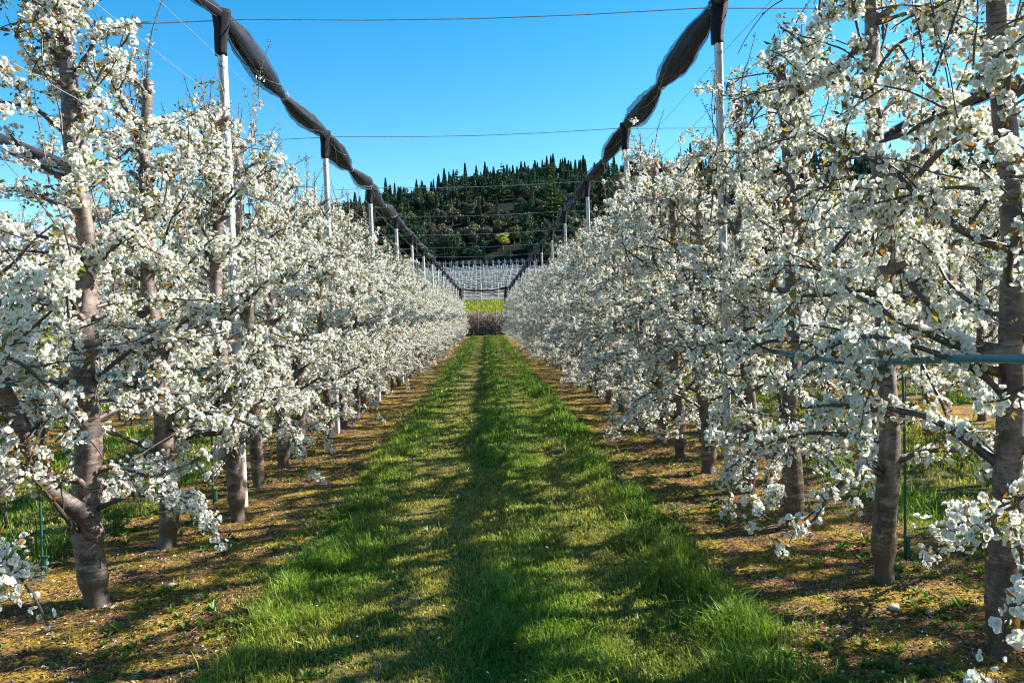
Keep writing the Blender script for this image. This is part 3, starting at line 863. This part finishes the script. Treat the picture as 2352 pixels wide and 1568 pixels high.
def dandelion(x, y, h, lab):
    z = float(terr(x, y)); r = empty('dandelion', (x, y, z)); tag(r, lab, 'flower', 'yellow dandelions in the grass')
    b = MB(); b.tube([(0, 0, 0), (.01, 0, h * .5), (.008, .005, h)], .0018, 5, C=np.array([.15, .2, .05])); b.build('stem', M_leaf, r)
    b = MB()
    for k in range(40):
        a = k * 2.4; e = .1 + 1.3 * (k / 40); rad = .014
        d = np.array([math.cos(a) * math.cos(e), math.sin(a) * math.cos(e), math.sin(e) * .6]); s = np.array([-math.sin(a), math.cos(a), 0]) * .002
        c = np.array([.008, .005, h])
        b.add(np.array([c, c + d * rad * .8 - s, c + d * rad, c + d * rad * .8 + s]), [[0, 1, 2, 3]], np.array([.75, .5, .01]))
    b.build('flower_head', M_leaf, r)
for x, y, h, lab in ((-.27, 5.06, .13, 'yellow dandelion in the middle grass, left one of a close pair'), (-.09, 5.08, .15, 'yellow dandelion in the middle grass, right one of a close pair'),
                  (-.31, 6.0, .07, 'small yellow dandelion behind the close pair, low in the grass'), (-.2, 5.7, .07, 'low yellow dandelion just behind the close pair'),
                  (1.12, 3.27, .07, 'yellow dandelion in the lush grass at the bottom edge'), (-1.22, 4.42, .06, 'yellow dandelion at the left rim of the grass aisle')):
    dandelion(x, y, h, lab)

# ------------------------------------------------------------------ beyond the orchard
def bare_shrub(seed):
    rg = np.random.default_rng(seed); r = empty('bare_shrub')
    b = MB()
    for k in range(46):
        a = rg.uniform(0, 6.28); d = np.array([math.cos(a) * .35, math.sin(a) * .35, 1.0]); p = [np.array([rg.normal(0, .2), rg.normal(0, .2), -.05])]
        L = rg.uniform(1.2, 2.25)
        for q in range(8):
            d = d + rg.normal(0, .22, 3); d[2] = abs(d[2]); d /= np.linalg.norm(d); p.append(p[-1] + d * L / 8)
        b.tube(p, np.linspace(.018, .007, 9), 4, cap=False)
        for s in range(3):
            i0 = rg.integers(3, 8); dd = rg.normal(0, 1, 3); dd /= np.linalg.norm(dd)
            b.tube([p[i0], p[i0] + dd * .2, p[i0] + dd * .4 + [0, 0, .05]], [.008, .007, .005], 3, cap=False)
    b.build('stems', simple('shrub_stem', (.24, .17, .14), .8, 0, .5, 3), r)
    n = 1500; P = np.stack([rg.normal(0, .5, n), rg.normal(0, .35, n), rg.uniform(.1, 2.1, n)], 1)
    T = [(np.array([[-.04, -.02, 0], [.04, -.02, .01], [.03, .03, 0], [-.03, .03, .02]]), np.array([[0, 1, 2, 3]]), np.tile(c, (4, 1))) for c in ((.24, .16, .12), (.12, .08, .06), (.5, .42, .38))]
    v, f, c = scatter(T, P, randrot(n, rg), rg.uniform(.6, 1.5, n), rg)
    mesh('dry_leaves', v, f, M_far, r, C=c)
    return r
SB = [bare_shrub(1), bare_shrub(2), bare_shrub(3)]
k = 0
for y in (74.2, 75.2, 76.3):
    for x in np.arange(-5.5, 5.6, .95):
        o = SB[k] if k < 3 else copy_tree(SB[k % 3]); 
        xx = float(x + random.uniform(-.2, .2)); o.location = (xx, y, float(terr(xx, y))); o.rotation_euler = (0, 0, random.uniform(0, 6)); o.scale = (1, 1, random.uniform(.85, 1.05)); k += 1
        tag(o, 'bare brown shrub in the scrub closing off the far end of the grass aisle', 'shrub', 'bare shrubs at the aisle end')
for x, h, lab in ((-.78, 3.3, 'thin dark pole in front of the end scrub, left of the pair'), (.92, 3.4, 'thin dark pole in front of the end scrub, right of the pair')):
    b = MB(); b.tube([(0, 0, -.1), (.03, 0, 1.5), (.0, 0, h)], [.05, .045, .03], 8); o = b.build('wooden_pole', M_ftrunk, smooth=True)
    o.location = (x, 73.3, 0); tag(o, lab, 'pole', 'poles at the aisle end')

# yellow green meadow tufts on the bank
n = 26000; x = RNG.uniform(-16, 14, n); y = RNG.uniform(80, 99, n)
C = np.where(RNG.random((n, 1)) < .6, [[.20, .24, .02]], [[.34, .34, .04]]) * RNG.uniform(.6, 1.2, (n, 1))
v, f, c = blades(np.stack([x, y, terr(x, y)], 1), RNG.uniform(.15, .45, n), np.full(n, .07), RNG.uniform(0, 6.28, n), RNG.uniform(.1, .7, n), C)
o = mesh('meadow_grass', v, f, M_grass, C=c); tag(o, 'bright yellow green meadow grass on the bank beyond the aisle', 'grass', kind='stuff')

# trellised vineyard on the slope
slope = math.atan((16.0 - 3.4) / (230 - 95))
def vine_row(L=84, step=7.0):
    r = empty('trellis_row')
    b0 = MB(); b0.box((0, 0, 1.1), (.11, .11, 2.5)); p0 = b0.build('trellis_post', M_wpost, r)
    for k in range(1, int(L / step)):
        c = p0.copy(); COL.objects.link(c); c.parent = r; c.location = (0, k * step, 0)
    b = MB(); y = np.linspace(0, L - step, 80)
    b.tube(np.stack([.05 * np.sin(y), y, 2.1 - .16 * np.abs(np.sin(y / step * PI))], 1), .055, 6)
    b.build('rain_cover', M_film, r)
    b = MB(); 
    b.tube(np.stack([0 * y, y, 1.0 + 0 * y], 1), .035, 5); b.tube(np.stack([0 * y, y, .6 + .1 * np.sin(y)], 1), .06, 5)
    b.build('vine_canes', M_ftrunk, r)
    return r
VR = vine_row(); ang = .42
for k in range(24):
    o = VR if k == 0 else copy_tree(VR)
    x = -11 + 2.1 * k; y = 95.5 + (k * 1.37) % 3
    o.location = (x, y, float(terr(x, y)) + .02); o.rotation_euler = (slope, 0, ang)
    tag(o, 'row of white trellis posts with pale covers on the slope beyond the aisle', 'trellis', 'trellis rows on the slope')
# vineyard posts at the foot of the hill, shade put into their blue-grey colour
pb = MB(); pb.box((0, 0, 1.5), (.14, .14, 3.2)); pb.box((0, 0, 2.6), (1.1, .07, .07)); sp = pb.build('vineyard_post', simple('shaded_post', (.36, .4, .42), .7))
k = 0
for y in (203, 214):
    for x in np.arange(-20, 15, 1.6):
        o = sp if k == 0 else sp.copy()
        if k: COL.objects.link(o)
        o.location = (float(x), y, float(terr(x, y))); k += 1
        tag(o, 'grey post in the shaded vineyard at the foot of the hill', 'post', 'vineyard posts below the hill')

# the hill
ridge_x = [-700, -260, -150, -110, -72, -50, -28, -10, 12, 32, 60, 100, 180, 290, 420, 700, 1200]
ridge_z = [2, 4, 22, 38, 53, 60, 64, 68, 71.5, 72.5, 73, 73, 73, 74, 70, 50, 30]
def hill(x, y):
    x = np.asarray(x, float); y = np.asarray(y, float)
    top = np.interp(x, ridge_x, ridge_z)
    t = np.clip((y - 228) / 175, 0, 1)
    s = t ** .8
    base = np.interp(y, [220, 230, 300, 700], [15.0, 16.2, 19, 19])
    base = np.minimum(base, np.maximum(top, 15.0)) - 0
    z = base * (1 - s) + np.maximum(top, base * .98) * s
    z = np.where(y > 410, z - (y - 410) * .25, z)
    return z + (fbm(x * .03, y * .03, 71) - .5) * 7 * np.clip(t * 2, 0, 1) * np.clip((410 - y) / 60, 0, 1)
hx = np.linspace(-700, 1200, 260); hy = np.linspace(224, 640, 70)
X, Y = np.meshgrid(hx, hy); Z = hill(X, Y); V = np.stack([X, Y, Z], -1).reshape(-1, 3)
i, j = np.meshgrid(np.arange(69), np.arange(259), indexing='ij'); k = (i * 260 + j).ravel()
mh, nt, b = new_mat('hill_soil')
g_ = nt.nodes.new('ShaderNodeNewGeometry')
nt.links.new(ramp(nt, noise(nt, g_.outputs['Position'], .12, 6, .7), [(.35, (.005, .009, .005)), (.6, (.014, .018, .010)), (.8, (.03, .028, .018))]), b.inputs['Base Color'])
b.inputs['Roughness'].default_value = 1; b.inputs['Specular IOR Level'].default_value = .05
o = mesh('hill', V, np.stack([k, k + 1, k + 261, k + 260], 1), mh, smooth=True); tag(o, kind='structure')

def clumps(P, size, cols, rg, flat=0.5):
    n = len(P); cols = np.array(cols) * 1.55
    t = np.array([[-1, -.4, 0], [0, -.75, .25], [1, -.2, 0], [.7, .6, .2], [-.6, .7, 0]]) * .5
    R = frames(np.stack([rg.normal(0, flat, n), rg.normal(0, flat, n), np.ones(n)], 1), rg)
    V = np.einsum('nij,vj->nvi', R, t) * (size * rg.uniform(.6, 1.4, n))[:, None, None] + P[:, None]
    b = (np.arange(n) * 5)[:, None]
    F = np.concatenate([b + [0, 1, 2], b + [0, 2, 3], b + [0, 3, 4]])
    C = np.array(cols)[rg.integers(0, len(cols), n)] * rg.uniform(.7, 1.3, (n, 1))
    return V.reshape(-1, 3), F, np.repeat(C, 5, 0)
def f_cypress(seed, H, r, k=1.0):
    rg = np.random.default_rng(seed); n = 800; H = H * 1.12; r = r * 1.35
    z = rg.random(n) ** .85; prof = np.interp(z, [0, .08, .35, .7, .92, 1], [.45, .9, 1, .5, .16, .0]) * r
    a = rg.uniform(0, 6.28, n); rad = prof * rg.uniform(.6, 1.08, n)
    P = np.stack([rad * np.cos(a), rad * np.sin(a), z * H + .3], 1)
    V, F, C = clumps(P, .55, np.array([(.010, .022, .014), (.016, .03, .018), (.022, .038, .02)]) * k, rg, 2.5)  # cool cast in the greens is painted distance haze
    V[:, 2] = V[:, 2] * 1.0
    return V, F, C
def f_cedar(seed, H):
    rg = np.random.default_rng(seed); Ps = []
    nt_ = 12
    for k in range(nt_):
        f = k / (nt_ - 1); z = H * (.12 + .84 * f); R = (1 - f) ** .75 * H * .40 + .3
        nb = int(4 + 5 * (1 - f))
        for q in range(nb):
            a = rg.uniform(0, 6.28); L = R * rg.uniform(.6, 1.12); m = int(5 + L * 8)
            t = rg.random(m); dz = rg.uniform(-.05, .12)
            Ps.append(np.stack([t * L * math.cos(a) + rg.normal(0, .22 * (1 - f) + .08, m), t * L * math.sin(a) + rg.normal(0, .22 * (1 - f) + .08, m), z + dz * L * t * 2 + rg.normal(0, .1, m)], 1))
    P = np.concatenate(Ps)
    return clumps(P, .8, [(.04, .08, .026), (.06, .11, .035), (.022, .045, .02)], rg, .35)
def f_broad(seed, H, cols):
    rg = np.random.default_rng(seed); c = []
    for k in range(9):
        a = rg.uniform(0, 6.28); rr = rg.uniform(0, .3) * H
        m = 130; u = rg.normal(size=(m, 3)); u /= np.linalg.norm(u, axis=1, keepdims=True)
        c.append(np.array([rr * math.cos(a), rr * math.sin(a), H * rg.uniform(.35, .85)]) + u * H * .17 * rg.uniform(.7, 1.1, (m, 1)) * [1.1, 1.1, .8])
    return clumps(np.concatenate(c), .5, cols, rg, 1.2)
CEDARS = [(-34, 285), (-28, 372), (-18, 398), (-12, 399), (8, 300), (23.5, 262), (80, 372), (-23, 247), (55, 330), (98, 370), (-6, 330), (6, 240)]
def hidden_cedar(x, y):
    return any(cy - 26 < y < cy + 3 and abs(x * cy / y - cx) < 5.5 for cx, cy in CEDARS)
def ftree(name, geo, H, tr):
    r = empty(name)
    mesh('crown', geo[0], geo[1], M_far, r, C=geo[2])
    b = MB(); b.tube([(0, 0, -1), (0, 0, H * .4), (.1, 0, H * .85)], [tr, tr * .7, tr * .2], 6); b.build('trunk', M_ftrunk, r, True)
    return r
G_green = [(.028, .052, .030), (.042, .07, .034), (.018, .036, .024)]  # leaf green pushed to blue-green, distance haze put into the colour
G_brown = [(.075, .072, .045), (.05, .052, .035), (.10, .092, .058)]
G_olive = [(.07, .085, .035), (.05, .06, .03), (.1, .105, .04)]
G_yellow = [(.32, .3, .05), (.24, .24, .05), (.2, .2, .04)]
CY = [ftree('cypress', f_cypress(10 + q, H, r), H, .12) for q, (H, r) in enumerate([(9, .85), (7.5, .7), (10.5, .95), (6, .6)])]
CY2 = [ftree('cypress', f_cypress(20 + q, H, r, 2.1), H, .12) for q, (H, r) in enumerate([(9, .65), (7.5, .6), (10, .7)])]
CD = [ftree('cedar', f_cedar(30 + q, H), H, .3) for q, H in enumerate([19, 16, 12])]
BD = [ftree('broadleaf_tree', f_broad(40 + q, H, c), H, .2) for q, (H, c) in enumerate([(7, G_green), (6.5, G_brown), (6, G_olive), (5.5, G_brown), (8, G_green)])]
YB = ftree('yellow_bush', f_broad(60, 6, G_yellow), 6, .2)
used2 = set()
def put_far(src, x, y, lab, gr, cat='tree', s=1.0):
    o = src if src.name not in used2 else copy_tree(src)
    if src.name not in used2: used2.add(src.name)
    o.location = (x, y, float(hill(x, y)) - .2); o.rotation_euler = (0, 0, random.uniform(0, 6.28)); o.scale = (s, s, s * random.uniform(.9, 1.15))
    tag(o, lab, cat, gr); return o
def in_view(x, y):                         # the part of the hillside the aisle leaves open
    return -.2 < x / y < .235
k = 0
while k < 75:                               # cypresses on the skyline
    x = random.uniform(-78, 150); y = random.uniform(385, 408)
    put_far(random.choice(CY), x, y, 'dark narrow cypress standing on the hill skyline', 'cypresses on the skyline', 'tree', random.uniform(.65, 1.15)); k += 1
k = 0
while k < 150:
    y = random.uniform(250, 385); x = random.uniform(-.19 * y, .27 * y)
    if y < 300 and random.random() < .75: continue
    if hidden_cedar(x, y) and random.random() < .85: continue
    put_far(random.choice(CY2), x, y, 'dark narrow cypress on the wooded slope of the hill', 'cypresses on the slope', 'tree', random.uniform(.6, 1.0)); k += 1
k = 0
for x, y, v, lab, s in ((-28, 372, 0, 'broad cedar on the skyline at the left shoulder of the hill', .55), (-34, 285, 1, 'layered cedar on the left flank of the hill, just below the skyline', .7), (-18, 398, 2, 'left one of two pointed cedars on the skyline', .7), (-12, 399, 2, 'right one of two pointed cedars on the skyline', .8),
                     (8, 300, 0, 'broad layered cedar high in the middle of the hill', .72), (23.5, 262, 0, 'tallest bright green cedar, right of the hill middle', 1.0), (80, 372, 1, 'cedar high on the right shoulder above the row', .6), (-23, 247, 1, 'cedar low on the left flank beside the rolled net', .9), (55, 330, 2, 'smaller cedar right of the tallest one', .9), (98, 370, 1, 'cedar behind the right row of blossom on the skyline', .7), (-6, 330, 2, 'small layered cedar in the middle of the hill', .7)):
    put_far(CD[v], x, y, lab, 'cedars on the hill', 'tree', s)
k = 0
while k < 230:
    y = random.uniform(230, 395) if k < 180 else random.uniform(229, 250); x = random.uniform(-.2 * y, .27 * y)
    if hidden_cedar(x, y) and random.random() < .85: continue
    f = (y - 236) / 160
    bp = 240 < y < 302 and -.10 < x / y < .05
    v = random.choice([0, 4, 0, 2]) if not bp or random.random() < .3 else random.choice([1, 2, 3, 1, 2])
    if bp and random.random() < .75: v = random.choice([1, 3, 2])
    if y < 240: v = random.choice([0, 4])
    lab = {0: 'round dark green tree in the hill wood', 4: 'tall dark green tree in the hill wood', 1: 'bare brownish tree in the hill wood', 2: 'olive toned tree in the hill wood', 3: 'low brown bush like tree in the hill wood'}[v]
    put_far(BD[v], x, y, lab, lab.replace('tree', 'trees'), 'tree', random.uniform(.7, 1.1)); k += 1
put_far(YB, 6, 239, 'bright yellow flowering bush low on the hill', None, 'bush', .9)
# the rest of the wood reads as one mass
wv = MB()
temps = [f_cypress(90, 8, .8), f_broad(91, 7, G_green), f_broad(92, 6, G_green), f_broad(93, 6, G_brown), f_cypress(94, 6, .6)]
for q in range(1750):
    y = 234 + 176 * random.random() if q < 1500 else 229 + 10 * random.random(); x = random.uniform(-.34 * y, .9 * y)
    V_, F_, C_ = temps[random.choice([3, 3, 2, 4, 0]) if 240 < y < 302 else random.choice([0, 1, 2, 4])]
    if hidden_cedar(x, y) and random.random() < .9: continue
    if random.random() < .6 and y > 380: V_, F_, C_ = temps[0]
    m = len(F_)
    s = random.uniform(.6, 1.1); a = random.uniform(0, 6.28)
    VV = np.stack([V_[:, 0] * math.cos(a) - V_[:, 1] * math.sin(a), V_[:, 0] * math.sin(a) + V_[:, 1] * math.cos(a), V_[:, 2]], 1) * s + [x, y, float(hill(x, y)) - .3]
    wv.add(VV, F_, C_)
o = wv.build('hill_woodland', M_far); tag(o, 'dense dark woodland filling the hillside behind the orchard', 'woodland', kind='stuff')

# snow mountain far off to the left
mx = np.linspace(-6500, -900, 120); my = np.linspace(4600, 6200, 40)
X, Y = np.meshgrid(mx, my)
pk = np.interp(mx, [-6500, -4200, -3400, -2900, -2600, -2200, -1500, -900], [200, 420, 620, 800, 560, 330, 120, 10])
Z = pk[None] * np.clip(1 - np.abs(Y - 5300) / 800, 0, 1) ** .8 * (.8 + .4 * fbm(X * .003, Y * .003, 81))
mm, nt, b = new_mat('hazy_snow_rock')
g_ = nt.nodes.new('ShaderNodeNewGeometry')
nt.links.new(ramp(nt, noise(nt, g_.outputs['Position'], .004, 8, .7), [(.42, (.16, .2, .32)), (.55, (.62, .67, .8))]), b.inputs['Base Color'])  # snow and rock tones, tinted blue as painted distance haze
b.inputs['Roughness'].default_value = .9
i, j = np.meshgrid(np.arange(39), np.arange(119), indexing='ij'); k = (i * 120 + j).ravel()
o = mesh('mountain', np.stack([X, Y, Z], -1).reshape(-1, 3), np.stack([k, k + 1, k + 121, k + 120], 1), mm, smooth=True); tag(o, kind='structure')
